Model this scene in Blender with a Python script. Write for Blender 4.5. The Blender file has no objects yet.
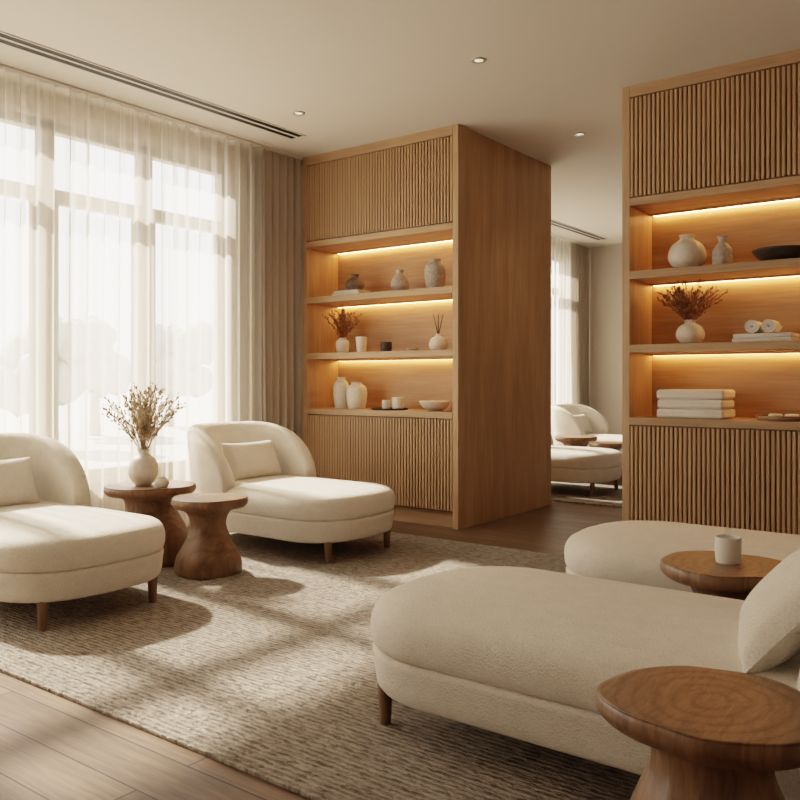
import bpy, math, random
from mathutils import Vector, Matrix
random.seed(7)
scene = bpy.context.scene
H = 2.98

# ---------------------------------------------------------------- materials
def newmat(name):
    m = bpy.data.materials.new(name); m.use_nodes = True
    nt = m.node_tree
    return m, nt, nt.nodes, nt.links, nt.nodes['Principled BSDF']

def mapped(nt, scale=(1,1,1), coord='Object'):
    tc = nt.nodes.new('ShaderNodeTexCoord'); mp = nt.nodes.new('ShaderNodeMapping')
    mp.inputs['Scale'].default_value = scale
    nt.links.new(tc.outputs[coord], mp.inputs['Vector'])
    return mp.outputs['Vector']

def ramp(nt, fac, stops):
    r = nt.nodes.new('ShaderNodeValToRGB')
    el = r.color_ramp.elements
    while len(el) < len(stops): el.new(0.5)
    for e, (p, c) in zip(el, stops):
        e.position = p; e.color = (*c, 1)
    nt.links.new(fac, r.inputs['Fac'])
    return r.outputs['Color']

def bump(nt, bsdf, h, strength, dist=0.01):
    b = nt.nodes.new('ShaderNodeBump')
    b.inputs['Strength'].default_value = strength; b.inputs['Distance'].default_value = dist
    nt.links.new(h, b.inputs['Height']); nt.links.new(b.outputs['Normal'], bsdf.inputs['Normal'])

def noise(nt, vec, scale=5, detail=4, rough=.55, dist=0):
    n = nt.nodes.new('ShaderNodeTexNoise')
    n.inputs['Scale'].default_value = scale; n.inputs['Detail'].default_value = detail
    n.inputs['Roughness'].default_value = rough; n.inputs['Distortion'].default_value = dist
    nt.links.new(vec, n.inputs['Vector'])
    return n.outputs['Fac']

def mixc(nt, a, b, fac, mode='MIX'):
    m = nt.nodes.new('ShaderNodeMix'); m.data_type = 'RGBA'; m.blend_type = mode
    if isinstance(fac, float): m.inputs[0].default_value = fac
    else: nt.links.new(fac, m.inputs[0])
    for s, v in ((6, a), (7, b)):
        if isinstance(v, tuple): m.inputs[s].default_value = (*v, 1)
        else: nt.links.new(v, m.inputs[s])
    return m.outputs[2]

def wood(name, dark, light, axis='Z', rough=.5, fine=1.0, var=1.0):
    m, nt, N, L, b = newmat(name)
    s = {'X': (1.1, 22, 22), 'Y': (22, 1.1, 22), 'Z': (22, 22, 1.1)}[axis]
    s2 = {'X': (.5, 5, 5), 'Y': (5, .5, 5), 'Z': (5, 5, .5)}[axis]
    n1 = noise(nt, mapped(nt, tuple(v*fine for v in s)), 3.0, 6, .65, .3)
    n2 = noise(nt, mapped(nt, s2), 1.6, 3, .5, .6)
    mid = tuple((a+c)/2 for a, c in zip(dark, light))
    c1 = ramp(nt, n1, [(.3, dark), (.5, mid), (.72, light)])
    c2 = ramp(nt, n2, [(.35, (1-.16*var,)*3), (.65, (1+.08*var,)*3)])
    col = mixc(nt, c1, c2, 1.0, 'MULTIPLY')
    L.new(col, b.inputs['Base Color']); b.inputs['Roughness'].default_value = rough
    bump(nt, b, n1, .15, .003)
    return m

def plain(name, col, rough=.6, bumpn=0, bscale=60, var=0.0, metallic=0):
    m, nt, N, L, b = newmat(name)
    v = mapped(nt)
    n = noise(nt, v, bscale, 4)
    if var:
        lo = tuple(c*(1-var) for c in col); hi = tuple(min(1, c*(1+var)) for c in col)
        L.new(ramp(nt, n, [(.35, lo), (.65, hi)]), b.inputs['Base Color'])
    else:
        b.inputs['Base Color'].default_value = (*col, 1)
    b.inputs['Roughness'].default_value = rough; b.inputs['Metallic'].default_value = metallic
    if bumpn: bump(nt, b, n, bumpn, .004)
    return m

OAK_D, OAK_L = (.40, .25, .142), (.53, .355, .218)
M_oakZ = wood('oak_veneer_vertical', OAK_D, OAK_L, 'Z')
M_oakX = wood('oak_veneer_horizontal', OAK_D, OAK_L, 'X')
M_slat = wood('oak_slat', (.44, .285, .168), (.50, .33, .20), 'Z', var=.3, fine=.4)
M_slatback = wood('oak_slat_backing', (.17, .10, .052), (.22, .135, .075), 'Z')
M_leg = wood('walnut_leg', (.17, .10, .055), (.30, .185, .105), 'Z')
M_dark = plain('matte_black', (.012, .011, .010), .6)
M_wall = plain('wall_paint', (.58, .52, .45), .9, .05, 90)
M_ceil = plain('ceiling_paint', (.67, .625, .56), .95, .03, 90)
M_trim = plain('window_frame_paint', (.34, .30, .25), .5)
M_white = plain('white_ceramic', (.72, .66, .58), .45, .15, 40, .06)
M_whitem = plain('matte_white_ceramic', (.78, .74, .68), .55)
M_grey = plain('speckled_grey_ceramic', (.44, .40, .36), .7, .5, 55, .2)
M_darkc = plain('dark_ceramic', (.05, .042, .036), .5, .2, 40, .2)
M_brownc = plain('brown_ceramic', (.17, .13, .10), .7, .4, 40, .3)
M_wtray = wood('wooden_tray', (.24, .14, .075), (.40, .25, .14), 'X')
M_towel = plain('towel_cotton', (.80, .74, .67), .95, .8, 260, .06)
M_metal = plain('brushed_metal', (.5, .46, .40), .4, metallic=.6)

def make_fabric():
    m, nt, N, L, b = newmat('cream_woven_fabric')
    v = mapped(nt)
    n = noise(nt, v, 14, 3)
    n2 = noise(nt, mapped(nt, (45, 210, 110)), 1.0, 2, .6, .2)
    vo = N.new('ShaderNodeTexVoronoi'); vo.inputs['Scale'].default_value = 170
    L.new(v, vo.inputs['Vector'])
    ad = N.new('ShaderNodeMath'); ad.operation = 'ADD'
    L.new(vo.outputs['Distance'], ad.inputs[0]); L.new(n2, ad.inputs[1])
    c = ramp(nt, n, [(.3, (.71, .655, .575)), (.7, (.77, .715, .635))])
    c2 = ramp(nt, ad.outputs[0], [(.45, (.88, .87, .86)), (1.05, (1.05, 1.05, 1.05))])
    L.new(mixc(nt, c, c2, 1.0, 'MULTIPLY'), b.inputs['Base Color'])
    b.inputs['Roughness'].default_value = .95
    b.inputs['Sheen Weight'].default_value = .15
    bump(nt, b, ad.outputs[0], .6, .0035)
    return m
M_fab = make_fabric()

def make_stump():
    m, nt, N, L, b = newmat('walnut_slab_grain')
    v = mapped(nt, (1, .8, .25))
    w = N.new('ShaderNodeTexWave'); w.wave_type = 'RINGS'; w.rings_direction = 'Z'
    w.inputs['Scale'].default_value = 9; w.inputs['Distortion'].default_value = 8
    w.inputs['Detail'].default_value = 4; w.inputs['Detail Scale'].default_value = .55
    w.inputs['Detail Roughness'].default_value = .5
    L.new(v, w.inputs['Vector'])
    n = noise(nt, mapped(nt, (22, 5, 3)), 2.0, 6, .65, 1.4)
    c1 = ramp(nt, w.outputs['Fac'], [(0, (.195, .112, .062)), (.25, (.24, .14, .08)), (1, (.265, .158, .092))])
    c2 = ramp(nt, n, [(.3, (.62, .58, .54)), (.7, (1.22, 1.2, 1.18))])
    L.new(mixc(nt, c1, c2, 1.0, 'MULTIPLY'), b.inputs['Base Color'])
    b.inputs['Roughness'].default_value = .42
    bump(nt, b, n, .25, .004)
    return m
M_stump = make_stump()

def make_floor():
    m, nt, N, L, b = newmat('oak_plank_floor')
    v = mapped(nt)
    br = N.new('ShaderNodeTexBrick')
    br.inputs['Scale'].default_value = 1.0
    br.inputs['Brick Width'].default_value = 1.9
    br.inputs['Row Height'].default_value = .17
    br.inputs['Mortar Size'].default_value = .003
    br.inputs['Mortar Smooth'].default_value = .1
    br.inputs['Color1'].default_value = (.155, .098, .062, 1)
    br.inputs['Color2'].default_value = (.225, .148, .096, 1)
    br.inputs['Mortar'].default_value = (.03, .02, .014, 1)
    L.new(v, br.inputs['Vector'])
    n = noise(nt, mapped(nt, (1.2, 16, 1)), 3, 6, .65, .4)
    c2 = ramp(nt, n, [(.3, (.58, .56, .54)), (.7, (1.22, 1.22, 1.22))])
    L.new(mixc(nt, br.outputs['Color'], c2, 1.0, 'MULTIPLY'), b.inputs['Base Color'])
    b.inputs['Roughness'].default_value = .46
    b.inputs['Specular IOR Level'].default_value = .3
    bump(nt, b, n, .12, .002)
    return m
M_floor = make_floor()

def make_rug():
    m, nt, N, L, b = newmat('woven_wool_rug')
    v = mapped(nt)
    w = N.new('ShaderNodeTexWave'); w.wave_type = 'BANDS'; w.bands_direction = 'Y'; w.wave_profile = 'SIN'
    w.inputs['Scale'].default_value = 14; w.inputs['Distortion'].default_value = 2.0
    w.inputs['Detail'].default_value = 2; w.inputs['Detail Scale'].default_value = 2.0
    L.new(v, w.inputs['Vector'])
    n1 = noise(nt, mapped(nt, (20, 50, 1)), 1.0, 3, .6, .6)
    n2 = noise(nt, mapped(nt, (70, 150, 1)), 1.0, 2, .6, .4)
    n3 = noise(nt, mapped(nt), 1.3, 3, .6)
    a1 = N.new('ShaderNodeMath'); a1.operation = 'MULTIPLY_ADD'; a1.inputs[1].default_value = .20
    L.new(w.outputs['Fac'], a1.inputs[0]); L.new(n1, a1.inputs[2])
    a2 = N.new('ShaderNodeMath'); a2.operation = 'MULTIPLY_ADD'; a2.inputs[1].default_value = .4
    L.new(n2, a2.inputs[0]); L.new(a1.outputs[0], a2.inputs[2])
    c = ramp(nt, a2.outputs[0], [(.58, (.17, .145, .122)), (.77, (.335, .292, .25)), (.98, (.48, .43, .375))])
    c2 = ramp(nt, n3, [(.35, (.90, .90, .90)), (.65, (1.05, 1.05, 1.04))])
    L.new(mixc(nt, c, c2, 1.0, 'MULTIPLY'), b.inputs['Base Color'])
    b.inputs['Roughness'].default_value = 1.0
    b.inputs['Specular IOR Level'].default_value = .1
    bump(nt, b, a2.outputs[0], .9, .024)
    return m
M_rug = make_rug()

def make_cloth(name, col, transp, transl):
    m, nt, N, L, b = newmat(name)
    out = N['Material Output']
    tr = N.new('ShaderNodeBsdfTransparent'); tl = N.new('ShaderNodeBsdfTranslucent')
    df = N.new('ShaderNodeBsdfDiffuse')
    wv = noise(nt, mapped(nt, (1, 30, 1)), 4, 3)
    cc = ramp(nt, wv, [(.3, tuple(c*.88 for c in col)), (.7, col)])
    L.new(cc, tl.inputs['Color']); L.new(cc, df.inputs['Color'])
    a = N.new('ShaderNodeMixShader'); a.inputs[0].default_value = transl
    L.new(df.outputs[0], a.inputs[1]); L.new(tl.outputs[0], a.inputs[2])
    c = N.new('ShaderNodeMixShader')
    if transp > 0:
        lw = N.new('ShaderNodeLayerWeight'); lw.inputs['Blend'].default_value = .5
        mr = N.new('ShaderNodeMapRange'); mr.inputs['From Min'].default_value = .05; mr.inputs['From Max'].default_value = .85
        mr.inputs['To Min'].default_value = transp; mr.inputs['To Max'].default_value = .0
        L.new(lw.outputs['Facing'], mr.inputs['Value']); L.new(mr.outputs['Result'], c.inputs[0])
    else: c.inputs[0].default_value = 0
    L.new(a.outputs[0], c.inputs[1]); L.new(tr.outputs[0], c.inputs[2])
    L.new(c.outputs[0], out.inputs['Surface'])
    return m
M_sheer = make_cloth('sheer_linen', (.80, .745, .67), .58, .46)
M_drape = make_cloth('heavy_linen_drape', (.49, .43, .365), 0.0, .14)

def emis(name, col, s):
    m, nt, N, L, b = newmat(name)
    b.inputs['Base Color'].default_value = (*col, 1)
    b.inputs['Emission Color'].default_value = (*col, 1)
    b.inputs['Emission Strength'].default_value = s
    return m
M_led = emis('warm_led_strip', (1.0, .54, .20), 32)
M_down = emis('downlight_lens', (1.0, .85, .65), 1.2)

# ---------------------------------------------------------------- mesh helpers
def obj(name, verts, faces, mat, smooth=False, parent=None, loc=(0,0,0), rot=(0,0,0)):
    me = bpy.data.meshes.new(name); me.from_pydata([tuple(v) for v in verts], [], faces); me.update()
    if smooth:
        for p in me.polygons: p.use_smooth = True
    if not isinstance(mat, (list, tuple)): mat = [mat]
    for m in mat: me.materials.append(m)
    o = bpy.data.objects.new(name, me); scene.collection.objects.link(o)
    o.location = loc; o.rotation_euler = rot
    if parent: o.parent = parent
    return o

def root(name, loc, rz=0):
    e = bpy.data.objects.new(name, None); e.empty_display_size = .1
    scene.collection.objects.link(e); e.location = loc; e.rotation_euler = (0, 0, rz)
    return e

BF = [(0,3,2,1),(4,5,6,7),(0,1,5,4),(1,2,6,5),(2,3,7,6),(3,0,4,7)]
def boxgeo(boxes):
    V, F = [], []
    for (x0,x1,y0,y1,z0,z1) in boxes:
        n = len(V)
        V += [(x0,y0,z0),(x1,y0,z0),(x1,y1,z0),(x0,y1,z0),(x0,y0,z1),(x1,y0,z1),(x1,y1,z1),(x0,y1,z1)]
        F += [tuple(i+n for i in f) for f in BF]
    return V, F
def boxes(name, bl, mat, bevel=0, parent=None, loc=(0,0,0)):
    V, F = boxgeo(bl)
    o = obj(name, V, F, mat, False, parent, loc)
    if bevel:
        md = o.modifiers.new('bevel', 'BEVEL'); md.width = bevel; md.segments = 2; md.limit_method = 'ANGLE'
    return o

def lathe(name, prof, mat, seg=40, parent=None, loc=(0,0,0), mod=None, smooth=True):
    V, F = [], []
    for (r, z) in prof:
        for i in range(seg):
            a = 2*math.pi*i/seg
            rr = r*(mod(a, z) if mod else 1)
            V.append((rr*math.cos(a), rr*math.sin(a), z))
    for j in range(len(prof)-1):
        for i in range(seg):
            k = (i+1) % seg
            F.append((j*seg+i, j*seg+k, (j+1)*seg+k, (j+1)*seg+i))
    F.append(tuple(reversed(range(seg))))
    n = (len(prof)-1)*seg
    F.append(tuple(n+i for i in range(seg)))
    o = obj(name, V, F, mat, smooth, parent, loc)
    return o

def interp(pts, n=6):
    out = []
    P = [pts[0]] + list(pts) + [pts[-1]]
    for i in range(1, len(P)-2):
        p0, p1, p2, p3 = P[i-1], P[i], P[i+1], P[i+2]
        for k in range(n):
            t = k/n
            out.append(tuple(.5*((2*p1[j]) + (-p0[j]+p2[j])*t + (2*p0[j]-5*p1[j]+4*p2[j]-p3[j])*t*t + (-p0[j]+3*p1[j]-3*p2[j]+p3[j])*t**3) for j in range(2)))
    out.append(pts[-1])
    return [(max(r, .0005), z) for r, z in out]

# ---------------------------------------------------------------- room shell
boxes('floor', [(-5.2, 1.7, -2.1, 11.2, -.1, 0)], M_floor)
boxes('ceiling', [(-5.2, 1.7, -2.1, 11.2, H, H+.1)], M_ceil)
WX0, WX1 = -5.2, -5.06
W1 = (-1.4, 4.5, .42, 2.80)
W2 = (7.2, 10.7, .42, 2.80)
boxes('wall_left', [(WX0, WX1, -2.1, W1[0], 0, H), (WX0, WX1, W1[1], W2[0], 0, H), (WX0, WX1, W2[1], 11.2, 0, H),
      (WX0, WX1, W1[0], W1[1], 0, W1[2]), (WX0, WX1, W1[0], W1[1], W1[3], H),
      (WX0, WX1, W2[0], W2[1], 0, W2[2]), (WX0, WX1, W2[0], W2[1], W2[3], H)], M_wall)
boxes('wall_right', [(1.6, 1.7, -2.1, 11.2, 0, H)], M_wall)
boxes('wall_front', [(-5.06, 1.6, -2.1, -2.0, 0, H)], M_wall)
boxes('wall_back', [(-5.06, 1.6, 11.08, 11.2, 0, H)], M_wall)
boxes('wall_divider', [(-.49, 1.6, 5.25, 6.64, 0, H), (-5.06, -4.875, 5.20, 6.64, 0, H)], M_wall)
boxes('baseboard_back', [(-5.06, 1.6, 11.06, 11.08, 0, .09)], M_trim)
boxes('baseboard_right', [(1.585, 1.6, -2.0, 5.25, 0, .09)], M_trim)
boxes('baseboard_divider', [(-.485, 1.58, 5.235, 5.25, 0, .09)], M_trim)

def window(name, w, pitch, ytop_align):
    r = root(name, (WX0+.03, 0, 0))
    y0, y1, z0, z1 = w
    t = .09
    bl = [(0, t, y0, y1, z0, z0+.07), (0, t, y0, y1, z1-.07, z1), (0, t, y0, y0+.07, z0, z1), (0, t, y1-.07, y1, z0, z1)]
    y = ytop_align
    while y > y0+.2:
        bl.append((0, t, y-.045, y+.045, z0, z1)); y -= pitch
    bl.append((.005, t-.005, y0, y1, 2.265, 2.355))
    boxes('frame', bl, M_trim, .004, r)
    sb = []
    ys = [y1] + [ytop_align-k*pitch for k in range(12) if ytop_align-k*pitch > y0+.2]
    for a in ys:
        for s in (-1, 1):
            if y0 < a+s*.08 < y1: sb.append((.02, .06, a+s*.08-.012, a+s*.08+.012, z0+.05, 2.28))
    boxes('sashes', sb, M_trim, 0, r)
    boxes('sill', [(.03, .16, y0, y1, z0-.03, z0+.01)], M_trim, .004, r)
window('window_1', W1, .77, 3.73)
window('window_2', W2, .77, 9.93)

def curtain(name, x, y0, y1, mat, amp, per, z1=H-.013, seed=0, z0=.02):
    rnd = random.Random(seed)
    n = int((y1-y0)/.009); nz = 10
    ph = [rnd.uniform(0, 6) for _ in range(6)]
    V, F = [], []
    for j in range(nz+1):
        z = z0+(z1-z0)*j/nz
        for i in range(n+1):
            y = y0+(y1-y0)*i/n
            fl = 1 - .35*(j/nz)
            q = 2*math.pi*y/per + 1.5*math.sin(y*2.1+ph[0]) + .9*math.sin(y*5.3+ph[1]) + .25*math.sin(z*1.3+y*2)
            env = .72+.28*math.sin(y*3.7+ph[4])
            d = amp*fl*env*(math.sin(q) + .3*math.sin(2.3*q+ph[2]+z*.3)) + .006*math.sin(z*1.4+y*3+ph[3])
            V.append((x+d, y+.3*amp*math.cos(q)*fl, z))
    for j in range(nz):
        for i in range(n):
            a = j*(n+1)+i
            F.append((a, a+1, a+n+2, a+n+1))
    return obj(name, V, F, mat, True)
curtain('sheer_curtain', -4.90, -1.7, 4.66, M_sheer, .040, .115, seed=1)
curtain('linen_drape', -4.895, 4.69, 5.11, M_drape, .040, .085, seed=2)
curtain('sheer_curtain', -4.90, 7.0, 10.37, M_sheer, .040, .115, seed=3)
curtain('linen_drape', -4.895, 10.40, 11.03, M_drape, .040, .085, seed=4)
boxes('curtain_track', [(-4.95, -4.85, -1.75, 5.12, H-.012, H)], M_ceil)

def vent(y0, y1):
    r = root('linear_air_vent', (-4.475, 0, H))
    boxes('slots', [(-.064, -.010, y0, y1, -.004, 0), (.010, .064, y0, y1, -.004, 0)], M_dark, 0, r)
    boxes('frame', [(-.075, -.064, y0-.02, y1+.02, -.006, 0), (.064, .075, y0-.02, y1+.02, -.006, 0), (-.010, .010, y0, y1, -.006, 0),
                    (-.075, .075, y1, y1+.012, -.006, 0), (-.075, .075, y0-.02, y0, -.006, 0)], M_ceil, 0, r)
vent(-1.5, 4.66); vent(7.0, 10.5)

for (x, y) in [(-2.55, 4.18), (-4.07, 4.25), (-2.70, 5.90), (-2.75, 8.2), (-1.0, 2.6), (-2.55, 1.4), (-1.0, .4)]:
    r = root('recessed_downlight', (x, y, H))
    lathe('ring', [(.026, -.001), (.028, -.006), (.044, -.006), (.046, -.001), (.046, 0)], M_metal, 28, r)
    lathe('lens', [(.001, -.0035), (.026, -.0035), (.026, -.001)], M_down, 24, r)
    l = bpy.data.lights.new('downlight', 'SPOT'); l.energy = 10; l.color = (1, .82, .6)
    l.spot_size = math.radians(95); l.spot_blend = .8; l.shadow_soft_size = .04
    lo = bpy.data.objects.new('spot', l); scene.collection.objects.link(lo); lo.parent = r; lo.location = (0, 0, -.03)

# ---------------------------------------------------------------- cabinets
def cabinet(x0, w, D):
    r = root('built_in_oak_cabinet', (x0, 5.133, 0))
    t = .05
    boxes('side_panels', [(0, t, 0, D, 0, H), (w-t, w, 0, D, 0, H)], M_oakZ, .002, r)
    boxes('back_panel', [(t, w-t, .40, .42, .80, 2.26), (t, w-t, D-.02, D, 0, H)], M_oakX, 0, r)
    boxes('top_rail', [(t, w-t, .0, .10, 2.91, H), (t, w-t, .0, .42, 2.215, 2.262)], M_oakX, .002, r)
    boxes('shelves', [(t, w-t, .0, .40, 1.745, 1.795), (t, w-t, .0, .40, 1.275, 1.325), (t, w-t, -.005, .40, .815, .86)], M_oakX, .002, r)
    boxes('door_backing', [(t, w-t, .018, .05, 2.262, 2.91), (t, w-t, .018, .05, .12, .815)], M_slatback, 0, r)
    boxes('plinth', [(t, w-t, .05, .08, 0, .12)], M_oakX, 0, r)
    V, F = [], []
    n = int((w-2*t)/.0285); n += n % 2; p = (w-2*t)/n
    for (z0, z1) in ((2.272, 2.90), (.13, .805)):
        for i in range(n):
            xc = t+p*(i+.5); h = p*.36
            pr = [(xc-h, .019), (xc-h, .005), (xc-h*.6, .0), (xc+h*.6, .0), (xc+h, .005), (xc+h, .019)]
            b = len(V)
            for z in (z0, z1): V += [(a, c, z) for a, c in pr]
            for k in range(6):
                F.append((b+k, b+(k+1) % 6, b+6+(k+1) % 6, b+6+k))
            F.append(tuple(b+k for k in reversed(range(6)))); F.append(tuple(b+6+k for k in range(6)))
    obj('fluted_slats', V, F, M_slat, False, r)
    boxes('door_gap', [(w/2-.002, w/2+.002, .012, .019, z0, z1) for z0, z1 in ((2.272, 2.90), (.13, .805))], M_dark, 0, r)
    boxes('led_strips', [(t+.02, w-t-.02, .375, .39, z-.012, z-.002) for z in (2.215, 1.745, 1.275)], M_led, 0, r)
    boxes('led_lips', [(t, w-t, .355, .362, z-.012, z) for z in (2.215, 1.745, 1.275)], M_oakX, 0, r)
    return r
cabinet(-4.87, 1.563, 1.507)
cabinet(-2.055, 1.563, 1.507)

# ---------------------------------------------------------------- rugs
def rug(x0, x1, y0, y1):
    r = boxes('woven_area_rug', [(x0, x1, y0, y1, 0, .014)], M_rug, .004)
rug(-4.55, 1.0, 1.60, 4.72)
rug(-4.55, 1.0, 6.85, 10.3)
RZ = .014

# ---------------------------------------------------------------- chaise lounge
def chaise(loc, rz, L=1.45, W=.86, arm=.60, ztop=.785, pillow=True, px=.36, prot=0.0, py=0.0, pz=.525, ptilt=-24, pa=.24, pb=.145):
    r = root('chaise_lounge', (loc[0], loc[1], RZ), rz)
    R = W/2; rc = .32
    out = []
    nA = 28
    for i in range(nA+1):
        a = -math.pi/2 - math.pi*i/nA
        out.append((R+R*math.cos(a), R*math.sin(a)))
    for i in range(1, 9): out.append((R+(L-rc-R)*i/9, R))
    for i in range(13):
        a = math.pi/2-math.pi/2*i/12
        out.append((L-rc+rc*math.cos(a), R-rc+rc*math.sin(a)))
    for i in range(1, 4): out.append((L+.012*math.sin(math.pi*i/4), (R-rc)*(1-2*i/4)))
    for i in range(13):
        a = -math.pi/2*i/12
        out.append((L-rc+rc*math.cos(a), -R+rc+rc*math.sin(a)))
    for i in range(1, 9): out.append((L-rc-(L-rc-R)*i/9, -R))
    out = list(reversed(out))
    def loops(name, prof, mat):
        n = len(out); V, F = [], []
        for (ins, z) in prof:
            for (x, y) in out:
                mx = min(max(x, R), L-R*.95); d = Vector((mx-x, 0-y)); dl = d.length
                f = min(ins/dl, .96) if dl > 1e-6 else 0
                V.append((x+d.x*f, y+d.y*f, z))
        for j in range(len(prof)-1):
            for i in range(n):
                k = (i+1) % n
                F.append((j*n+i, j*n+k, (j+1)*n+k, (j+1)*n+i))
        F.append(tuple(reversed(range(n)))); m = (len(prof)-1)*n; F.append(tuple(m+i for i in range(n)))
        return obj(name, V, F, mat, True, r)
    loops('seat_base', [(.07, .120), (.04, .121), (.024, .126), (.014, .138), (.008, .17), (.003, .22), (.0, .236), (.001, .246), (.006, .253), (.018, .258), (.05, .26)], M_fab)
    loops('seat_cushion', [(.06, .252), (.022, .255), (.008, .259), (.0, .268), (-.005, .285), (-.007, .315), (-.004, .342), (.004, .362), (.018, .380), (.038, .392), (.07, .400),
                           (.13, .407), (.20, .412), (.28, .416), (.36, .418), (.43, .419)], M_fab)
    path = []
    A = arm
    st = 12
    if A > R:
        for i in range(st): path.append((A+(R-A)*i/st, -R, 0, -1))
    for i in range(49):
        a = -math.pi/2 - math.pi*i/48
        x = R+R*math.cos(a)
        if x <= A+1e-6: path.append((x, R*math.sin(a), math.cos(a), math.sin(a)))
    if A > R:
        for i in range(1, st+1): path.append((R+(A-R)*i/st, R, 0, 1))
    cum = [0]
    for a, b in zip(path, path[1:]): cum.append(cum[-1]+math.hypot(b[0]-a[0], b[1]-a[1]))
    tot = cum[-1]; T = .125; zb = .375; De = min(.60, tot*.45)
    V, F = [], []; ns = None
    for (p, s) in zip(path, cum):
        e = min(s, tot-s); q = min(e/De, 1)
        h = zb+(ztop-zb)*(1-(1-q)**2.3)**(1/2.0)
        tt = T*(.75+.25*min(e/.2, 1))
        sec = [(-.0, .20), (-.004, .26), (-.006, .31)]
        zc = h-tt*.5
        for k in range(1, 3): sec.append((-.006, .31+(zc-.31)*k/3) if zc > .31 else (-.006, .31))
        for k in range(9):
            a = math.pi-math.pi*k/8
            sec.append((tt/2+tt/2*math.cos(a)*1.05, zc+tt/2*math.sin(a)))
        sec += [(tt, .31+(zc-.31)*.5), (tt+.01, .31), (tt, .24)]
        ns = len(sec)
        for (o, z) in sec:
            ln = .10*max(z-.42, 0)
            V.append((p[0]-p[2]*(o-ln), p[1]-p[3]*(o-ln), z))
    n = len(path)
    for i in range(n-1):
        for k in range(ns):
            k2 = (k+1) % ns
            F.append((i*ns+k, (i+1)*ns+k, (i+1)*ns+k2, i*ns+k2))
    F.append(tuple(range(ns))); F.append(tuple((n-1)*ns+k for k in reversed(range(ns))))
    obj('barrel_back', V, F, M_fab, True, r)
    for i, (x, y) in enumerate([(L-.11, -.285), (L-.11, .285), (.20, -.27), (.20, .27)]):
        o = lathe('leg_%d' % (i+1), [(.016, 0), (.018, .004), (.025, .13), (.025, .145)], M_leg, 20, r, (x, y, 0))
    if pillow:
        n = 22; V, F = [], []; a, b, c = pa, pb, .075
        for side in (1, -1):
            for i in range(n+1):
                for j in range(n+1):
                    u = -1+2*i/n; v = -1+2*j/n
                    th = c*(max(0, 1-abs(u)**2.6)*max(0, 1-abs(v)**2.6))**.45
                    V.append((side*th, a*u*(1-.06*(1-v*v)), b*v*(1-.07*(1-u*u))))
        m = (n+1)**2
        for s in range(2):
            for i in range(n):
                for j in range(n):
                    q = s*m+i*(n+1)+j
                    f = (q, q+1, q+n+2, q+n+1)
                    F.append(f if s == 0 else tuple(reversed(f)))
        o = obj('lumbar_pillow', V, F, M_fab, True, r, (px, py, pz), (0, math.radians(ptilt), prot))
    return r

chaise((-4.63, 3.97), 0, px=.36, py=.03)
chaise((-4.74, 2.24), 0)
chaise((-.10, 2.36), math.pi, L=1.62, W=.84, arm=.30, px=.36, py=.09, prot=math.radians(14), pz=.528, ptilt=-42, pa=.23, pb=.175)
chaise((-.04, 3.65), math.pi, L=1.62, W=.84, arm=.30, px=.33)
chaise((-4.75, 9.6), 0)
chaise((-4.55, 7.58), 0)

# ---------------------------------------------------------------- stump side tables
def table(x, y, h, rt, seed=0, rb=.82, lobes=4, waist=None):
    rnd = random.Random(seed)
    p1, p2, p3 = [rnd.uniform(0, 6.28) for _ in range(3)]
    r = root('live_edge_side_table', (x, y, RZ))
    def modt(a, z): return 1+.04*math.sin(2*a+p1)+.035*math.sin(3*a+p2)+.022*math.sin(5*a+p3)+.008*math.sin(9*a+p1)
    def modb(a, z):
        k = .5+.5*math.cos(min(1, z/(h*.62))*math.pi)
        return 1+.08*k*math.sin(lobes*a+p2+z*3)+.035*math.sin(2*a+p3)+.02*math.sin(7*a+p1+z*6)
    th = .056
    top = [(.001, h-th), (rt*.80, h-th), (rt*.92, h-th+.006), (rt*.98, h-th+.02), (rt, h-th*.45), (rt*.995, h-.012), (rt*.975, h-.003), (rt*.95, h), (rt*.5, h), (.002, h)]
    lathe('slab_top', interp(top, 3), M_stump, 96, r, mod=modt)
    s = h/.43
    if waist:
        base = [(rt*rb*.97, 0), (rt*rb, .02), (rt*rb*.98, .09*s), (rt*.82, .17*s), (rt*.66, .25*s), (rt*.56, .30*s), (rt*.58, h-th-.03), (rt*.72, h-th+.004)]
    else:
        base = [(rt*rb*.96, 0), (rt*rb, .02), (rt*rb*.97, .09*s), (rt*.66, .17*s), (rt*.50, .25*s), (rt*.48, .30*s), (rt*.58, h-th-.025), (rt*.78, h-th+.004)]
    lathe('carved_base', interp(base, 5), M_stump, 96, r, mod=modb)
    return r
table(-3.67, 3.10, .425, .205, 1, .86)
table(-4.17, 3.08, .46, .255, 2, .84, waist=True)
table(-.495, 1.705, .445, .208, 3, .92, waist=True)
table(-.82, 3.005, .445, .220, 4, .62)
table(-3.96, 8.55, .46, .24, 5)
table(-3.50, 8.35, .425, .20, 6)

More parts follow.
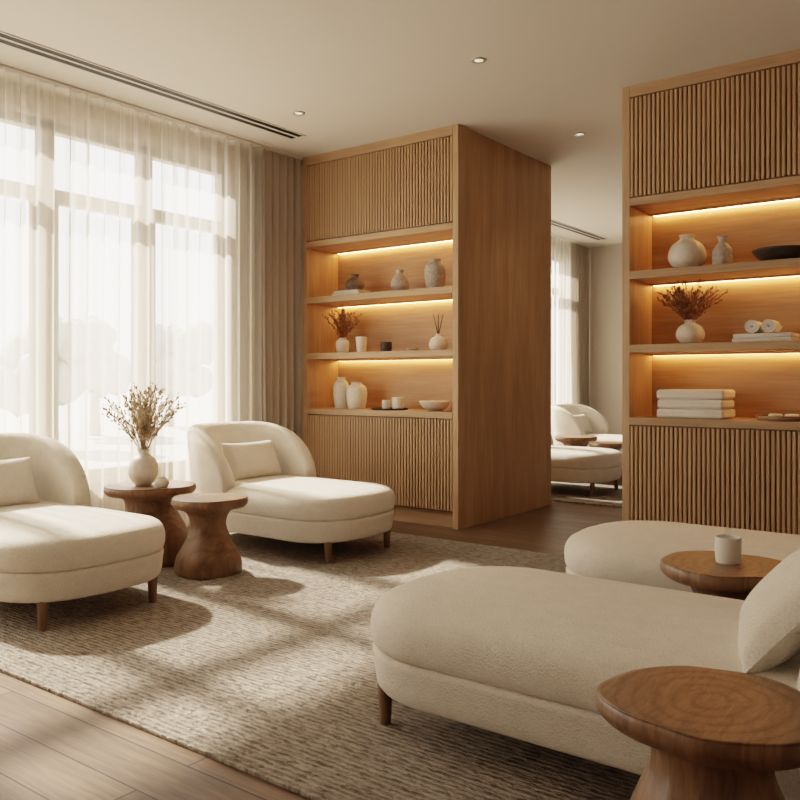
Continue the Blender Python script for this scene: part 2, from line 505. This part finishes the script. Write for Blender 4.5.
# ---------------------------------------------------------------- vases etc
def vase(name, x, y, z, r, h, kind, mat, parent=None):
    P = {
     'round': [(.35, 0), (.55, .02), (.95, .25), (1.0, .48), (.80, .72), (.42, .86), (.36, .92), (.44, 1.0), (.36, .99), (.28, .90), (.28, .8)],
     'bulb':  [(.5, 0), (.62, .02), (.95, .22), (1.0, .42), (.78, .66), (.42, .82), (.38, .92), (.46, 1.0), (.38, .99), (.32, .90), (.3, .8)],
     'tall':  [(.70, 0), (.80, .02), (.95, .3), (1.0, .6), (.88, .8), (.56, .90), (.50, .95), (.58, 1.0), (.50, .99), (.44, .93), (.40, .85)],
     'bottle':[(.8, 0), (.9, .03), (1.0, .3), (.95, .55), (.6, .72), (.42, .80), (.42, .92), (.55, 1.0), (.45, .99), (.34, .92), (.3, .8)],
     'cup':   [(.85, 0), (.93, .03), (1.0, .4), (1.0, .97), (.97, 1.0), (.90, .98), (.88, .5), (.80, .12), (.01, .10)],
     'tumbler':[(.70, 0), (.76, .03), (.88, .5), (1.0, .97), (.97, 1.0), (.90, .98), (.80, .5), (.6, .12), (.01, .10)],
     'bowl':  [(.35, 0), (.42, .03), (.45, .08), (.75, .35), (.97, .85), (1.0, 1.0), (.95, .98), (.70, .42), (.35, .18), (.01, .15)],
     'tray':  [(.90, 0), (.95, .1), (1.0, .9), (.985, 1.0), (.96, .9), (.93, .35), (.01, .3)],
     'jar':   [(.6, 0), (.75, .03), (1.0, .35), (.98, .6), (.7, .85), (.5, .92), (.52, 1.0), (.42, .98), (.38, .9)],
    }[kind]
    return lathe(name, interp([(a*r, b*h) for a, b in P], 5), mat, 40, parent, (x, y, z))

def plant_mat(name, c1, c2):
    m, nt, N, L, b = newmat(name)
    L.new(ramp(nt, noise(nt, mapped(nt), 25, 2), [(.35, c1), (.65, c2)]), b.inputs['Base Color'])
    b.inputs['Roughness'].default_value = .9
    return m
M_dry = plant_mat('dried_beige_flowers', (.24, .17, .105), (.64, .52, .37))
M_dryr = plant_mat('dried_russet_flowers', (.12, .055, .027), (.34, .18, .095))

def bouquet(name, z, height, spread, n, mat, seed, tip=.010, nb=22, parent=None):
    rnd = random.Random(seed); V, F = [], []
    def tube(p, q, r0, r1):
        d = (q-p)
        if d.length < 1e-6: return
        d.normalize(); u = d.orthogonal().normalized(); w = d.cross(u); b = len(V)
        for (c, rr) in ((p, r0), (q, r1)):
            for k in range(3):
                a = 2.094*k; V.append(c+(u*math.cos(a)+w*math.sin(a))*rr)
        for k in range(3): F.append((b+k, b+(k+1) % 3, b+3+(k+1) % 3, b+3+k))
    def blob(c, s, d):
        b = len(V); u = d.orthogonal().normalized(); w = d.cross(u)
        V.extend([c-d*s*1.3, c+u*s*.6, c+w*s*.6, c-u*s*.6, c-w*s*.6, c+d*s*1.5])
        for k in range(4):
            F.append((b, b+1+(k+1) % 4, b+1+k)); F.append((b+5, b+1+k, b+1+(k+1) % 4))
    for i in range(n):
        a = rnd.uniform(0, 2*math.pi); s = spread*math.sqrt(rnd.random())
        hh = height*rnd.uniform(.62, 1.0)*(1-.25*(s/spread)**2)
        P0 = Vector((rnd.uniform(-.008, .008), rnd.uniform(-.008, .008), -.05))
        P1 = Vector((math.cos(a)*s*.25, math.sin(a)*s*.25, hh*.5)); P2 = Vector((math.cos(a)*s, math.sin(a)*s, hh))
        prev = P0
        K = 9
        for k in range(1, K+1):
            t = k/K; c = P0*(1-t)**2+P1*2*t*(1-t)+P2*t*t
            tube(prev, c, .0018, .0014)
            d = (c-prev).normalized()
            if t > .42:
                for m in range(max(1, int(nb/9))):
                    dd = (d + Vector((rnd.uniform(-1, 1), rnd.uniform(-1, 1), rnd.uniform(-.2, .9)))*.8).normalized()
                    st = c-d*rnd.random()*.03
                    e = st+dd*rnd.uniform(.012, .045)*(height/.35)**.5
                    tube(st, e, .001, .0007)
                    blob(e, tip*rnd.uniform(.5, 1.1), dd)
            prev = c
        blob(prev, tip*1.2, d)
    return obj(name, V, F, mat, False, parent, (0, 0, z))

ZA = RZ+.46
r = root('vase_with_dried_flowers', (-4.18, 3.04, ZA))
vase('vase', 0, 0, 0, .086, .215, 'round', M_white, r)
bouquet('stems', .19, .41, .23, 60, M_dry, 5, .0095, 30, r)
vase('ceramic_jar', -4.02, 3.05, ZA, .042, .06, 'jar', M_white)
vase('ceramic_mug', -.825, 3.03, RZ+.445, .044, .088, 'cup', M_whitem)

Y = 5.32
S1, S2, S3 = 1.795, 1.325, .86
def towelbox(name, x, y, z, w, d, layers, lh, mat=M_towel):
    r = root(name, (x, y, z))
    for i in range(layers):
        z0 = i*lh
        ww = w/2-.006*(i % 2)
        V, F = [], []
        prof = []
        for k in range(17):
            a = -math.pi/2+math.pi*k/16
            rad = lh/2
            crease = 1-.22*math.exp(-((k-8)/1.3)**2)
            prof.append((rad*.75*math.cos(a)*crease-rad*.75, rad*math.sin(a)*.99+rad))
        ring = []
        rc = .02
        dd = d/2
        for (cx, cy, a0) in ((ww-rc, dd-rc, 0), (-ww+rc, dd-rc, 90), (-ww+rc, -dd+rc, 180), (ww-rc, -dd+rc, 270)):
            for q in range(5):
                a = math.radians(a0+22.5*q); ring.append((cx, cy, math.cos(a), math.sin(a)))
        n = len(ring)
        for (o, zz) in prof:
            for (cx, cy, ca, sa) in ring: V.append((cx+ca*(rc+o), cy+sa*(rc+o), zz+z0))
        for j in range(len(prof)-1):
            for q in range(n):
                k = (q+1) % n; F.append((j*n+q, j*n+k, (j+1)*n+k, (j+1)*n+q))
        F.append(tuple(reversed(range(n)))); m = (len(prof)-1)*n; F.append(tuple(m+q for q in range(n)))
        obj('towel_%d' % (i+1), V, F, mat, True, r)
    return r
r = root('stacked_books', (-4.47, Y, S1))
boxes('pages', [(-.145, .145, -.10, .10, .003, .022), (-.135, .125, -.09, .09, .029, .045)], M_whitem, 0, r)
boxes('covers', [(-.15, .15, -.105, .105, 0, .003), (-.15, .15, -.105, .105, .022, .025), (-.14, .13, -.095, .095, .026, .029), (-.14, .13, -.095, .095, .045, .048)], M_white, 0, r)
vase('round_bud_vase', -4.45, Y, S1+.048, .080, .135, 'bulb', M_brownc)
vase('speckled_vase', -3.98, Y, S1, .074, .185, 'bulb', M_grey)
vase('speckled_vase', -3.64, Y, S1, .082, .24, 'tall', M_grey)
r = root('bud_vase_with_dried_stems', (-4.585, Y, S2))
vase('bud_vase', 0, 0, 0, .058, .13, 'tall', M_whitem, r)
bouquet('stems', .11, .28, .16, 34, M_dryr, 8, .009, 24, r)
vase('ceramic_tumbler', -4.38, Y, S2, .050, .13, 'tumbler', M_whitem)
vase('candle_jar', -4.12, Y, S2, .046, .08, 'cup', M_darkc)
vase('small_dish', -3.86, Y, S2, .05, .025, 'bowl', M_white)
r = root('reed_diffuser', (-3.61, Y, S2))
lathe('bottle', interp([(.04, 0), (.06, .01), (.073, .05), (.055, .095), (.022, .115), (.022, .13), (.014, .129), (.012, .1)], 5), M_whitem, 32, r)
V, F = [], []
for k in range(6):
    a = k*1.05; tx, ty = .045*math.cos(a), .04*math.sin(a)
    b = len(V)
    for (c, zz) in ((0, .09), (1, .285)):
        for q in range(4): V.append((tx*c-.2*tx*(1-c)+.0026*math.cos(q*1.57), ty*c+.0026*math.sin(q*1.57), zz))
    for q in range(4): F.append((b+q, b+(q+1) % 4, b+4+(q+1) % 4, b+4+q))
obj('reeds', V, F, M_dark, False, r)
vase('tall_ceramic_vase', -4.60, Y, S3, .066, .265, 'tall', M_white)
vase('bulb_vase', -4.43, Y, S3, .088, .225, 'tall', M_white)
vase('serving_tray', -4.07, Y-.02, S3, .15, .015, 'tray', M_darkc)
vase('ceramic_cup', -4.12, Y, S3+.005, .034, .07, 'cup', M_whitem)
vase('ceramic_cup', -4.00, Y, S3+.005, .046, .095, 'cup', M_whitem)
vase('ceramic_bowl', -3.64, Y, S3, .125, .075, 'bowl', M_white)
vase('round_vase', -1.70, Y, S1, .115, .225, 'round', M_white)
vase('ceramic_bottle', -1.482, Y, S1, .062, .195, 'bottle', M_grey)
vase('shallow_bowl', -1.14, Y, S1, .165, .08, 'bowl', M_darkc)
r = root('vase_with_dried_flowers', (-1.68, Y, S2))
vase('vase', 0, 0, 0, .086, .155, 'round', M_white, r)
bouquet('stems', .14, .26, .225, 56, M_dryr, 11, .010, 26, r)
towelbox('folded_towel', -1.225, Y, S2, .35, .24, 2, .026)
def roll(x, y, z, R, Lr):
    n = 120; turns = 3.0; th = .0095
    V, F = [], []
    for i in range(n+1):
        t = i/n; a = turns*2*math.pi*t; rad = .005+(R-.005-th/2)*t
        for (ro, yy) in ((-.5, -1), (.5, -1), (.5, 1), (-.5, 1)):
            rr = rad+ro*th
            V.append((rr*math.cos(a), yy*Lr/2*(1-.03*(ro < 0)), rr*math.sin(a)))
    for i in range(n):
        for k in range(4):
            k2 = (k+1) % 4
            F.append((i*4+k, i*4+k2, i*4+4+k2, i*4+4+k))
    F.append((0, 1, 2, 3)); F.append((4*n+3, 4*n+2, 4*n+1, 4*n))
    return obj('rolled_towel', V, F, M_towel, False, None, (x, y, z+R))
roll(-1.285, Y-.035, S2+.052, .045, .15); roll(-1.19, Y-.035, S2+.052, .045, .15)
towelbox('folded_towel_stack', -1.645, Y, S3, .42, .28, 3, .060)
vase('wooden_tray', -1.12, Y, S3, .165, .030, 'tray', M_wtray)
lathe('soap_bar', interp([(.02, 0), (.036, .003), (.040, .016), (.034, .027), (.01, .030)], 4), M_whitem, 24, None, (-1.17, Y-.02, S3+.010))
lathe('soap_bar', interp([(.02, 0), (.036, .003), (.040, .016), (.034, .027), (.01, .030)], 4), M_whitem, 24, None, (-1.085, Y, S3+.010))

# ---------------------------------------------------------------- outside
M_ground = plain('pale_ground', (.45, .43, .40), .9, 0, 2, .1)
M_leaf = plain('haze_tinted_foliage', (.48, .48, .44), .95, 0, 4, .1)  # outdoor haze is put into this pale grey colour of leaves and trunks
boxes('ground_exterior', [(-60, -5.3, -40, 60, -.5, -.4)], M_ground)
def tree(x, y, s, seed):
    rnd = random.Random(seed)
    r = root('tree', (x, y, -.4))
    lathe('trunk', [(.16*s, 0), (.11*s, 1.2*s), (.07*s, 2.4*s)], M_leaf, 12, r)
    V, F = [], []
    for b in range(16):
        a = rnd.uniform(0, 6.28); q = rnd.uniform(0, .95)*s
        c = Vector((q*math.cos(a), q*math.sin(a), rnd.uniform(1.2, 2.6)*s)); R = rnd.uniform(.35, .65)*s
        b0 = len(V); na, nb = 12, 8
        for j in range(nb+1):
            for i in range(na):
                th = math.pi*j/nb; ph = 2*math.pi*i/na; k = R*rnd.uniform(.85, 1.1)
                V.append(c+Vector((k*math.sin(th)*math.cos(ph), k*math.sin(th)*math.sin(ph), k*math.cos(th))))
        for j in range(nb):
            for i in range(na):
                F.append((b0+j*na+i, b0+j*na+(i+1) % na, b0+(j+1)*na+(i+1) % na, b0+(j+1)*na+i))
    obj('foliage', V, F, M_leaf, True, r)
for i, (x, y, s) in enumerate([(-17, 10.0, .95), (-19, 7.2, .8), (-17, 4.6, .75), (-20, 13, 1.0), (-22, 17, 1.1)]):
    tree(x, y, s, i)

# ---------------------------------------------------------------- light
w = bpy.data.worlds.new('sky'); scene.world = w; w.use_nodes = True
bg = w.node_tree.nodes['Background']
bg.inputs[0].default_value = (1.0, .95, .885, 1); bg.inputs[1].default_value = 5.2
sl = bpy.data.lights.new('sun', 'SUN'); sl.energy = 30; sl.color = (1, .88, .73); sl.angle = math.radians(2.6)
so = bpy.data.objects.new('sun', sl); scene.collection.objects.link(so)
so.rotation_euler = Vector((1, -.10, -.85)).to_track_quat('-Z', 'Y').to_euler()

# ---------------------------------------------------------------- camera
cam = bpy.data.cameras.new('camera'); co = bpy.data.objects.new('camera', cam); scene.collection.objects.link(co)
co.location = (0, 0, 1.10); co.rotation_euler = (math.radians(90), 0, math.radians(36.8))
cam.sensor_width = 36; cam.lens = 36*830/800; cam.shift_y = -20/800; cam.clip_start = .05
scene.camera = co
scene.view_settings.view_transform = 'Filmic'
scene.view_settings.look = 'Medium High Contrast'
scene.view_settings.exposure = -0.05
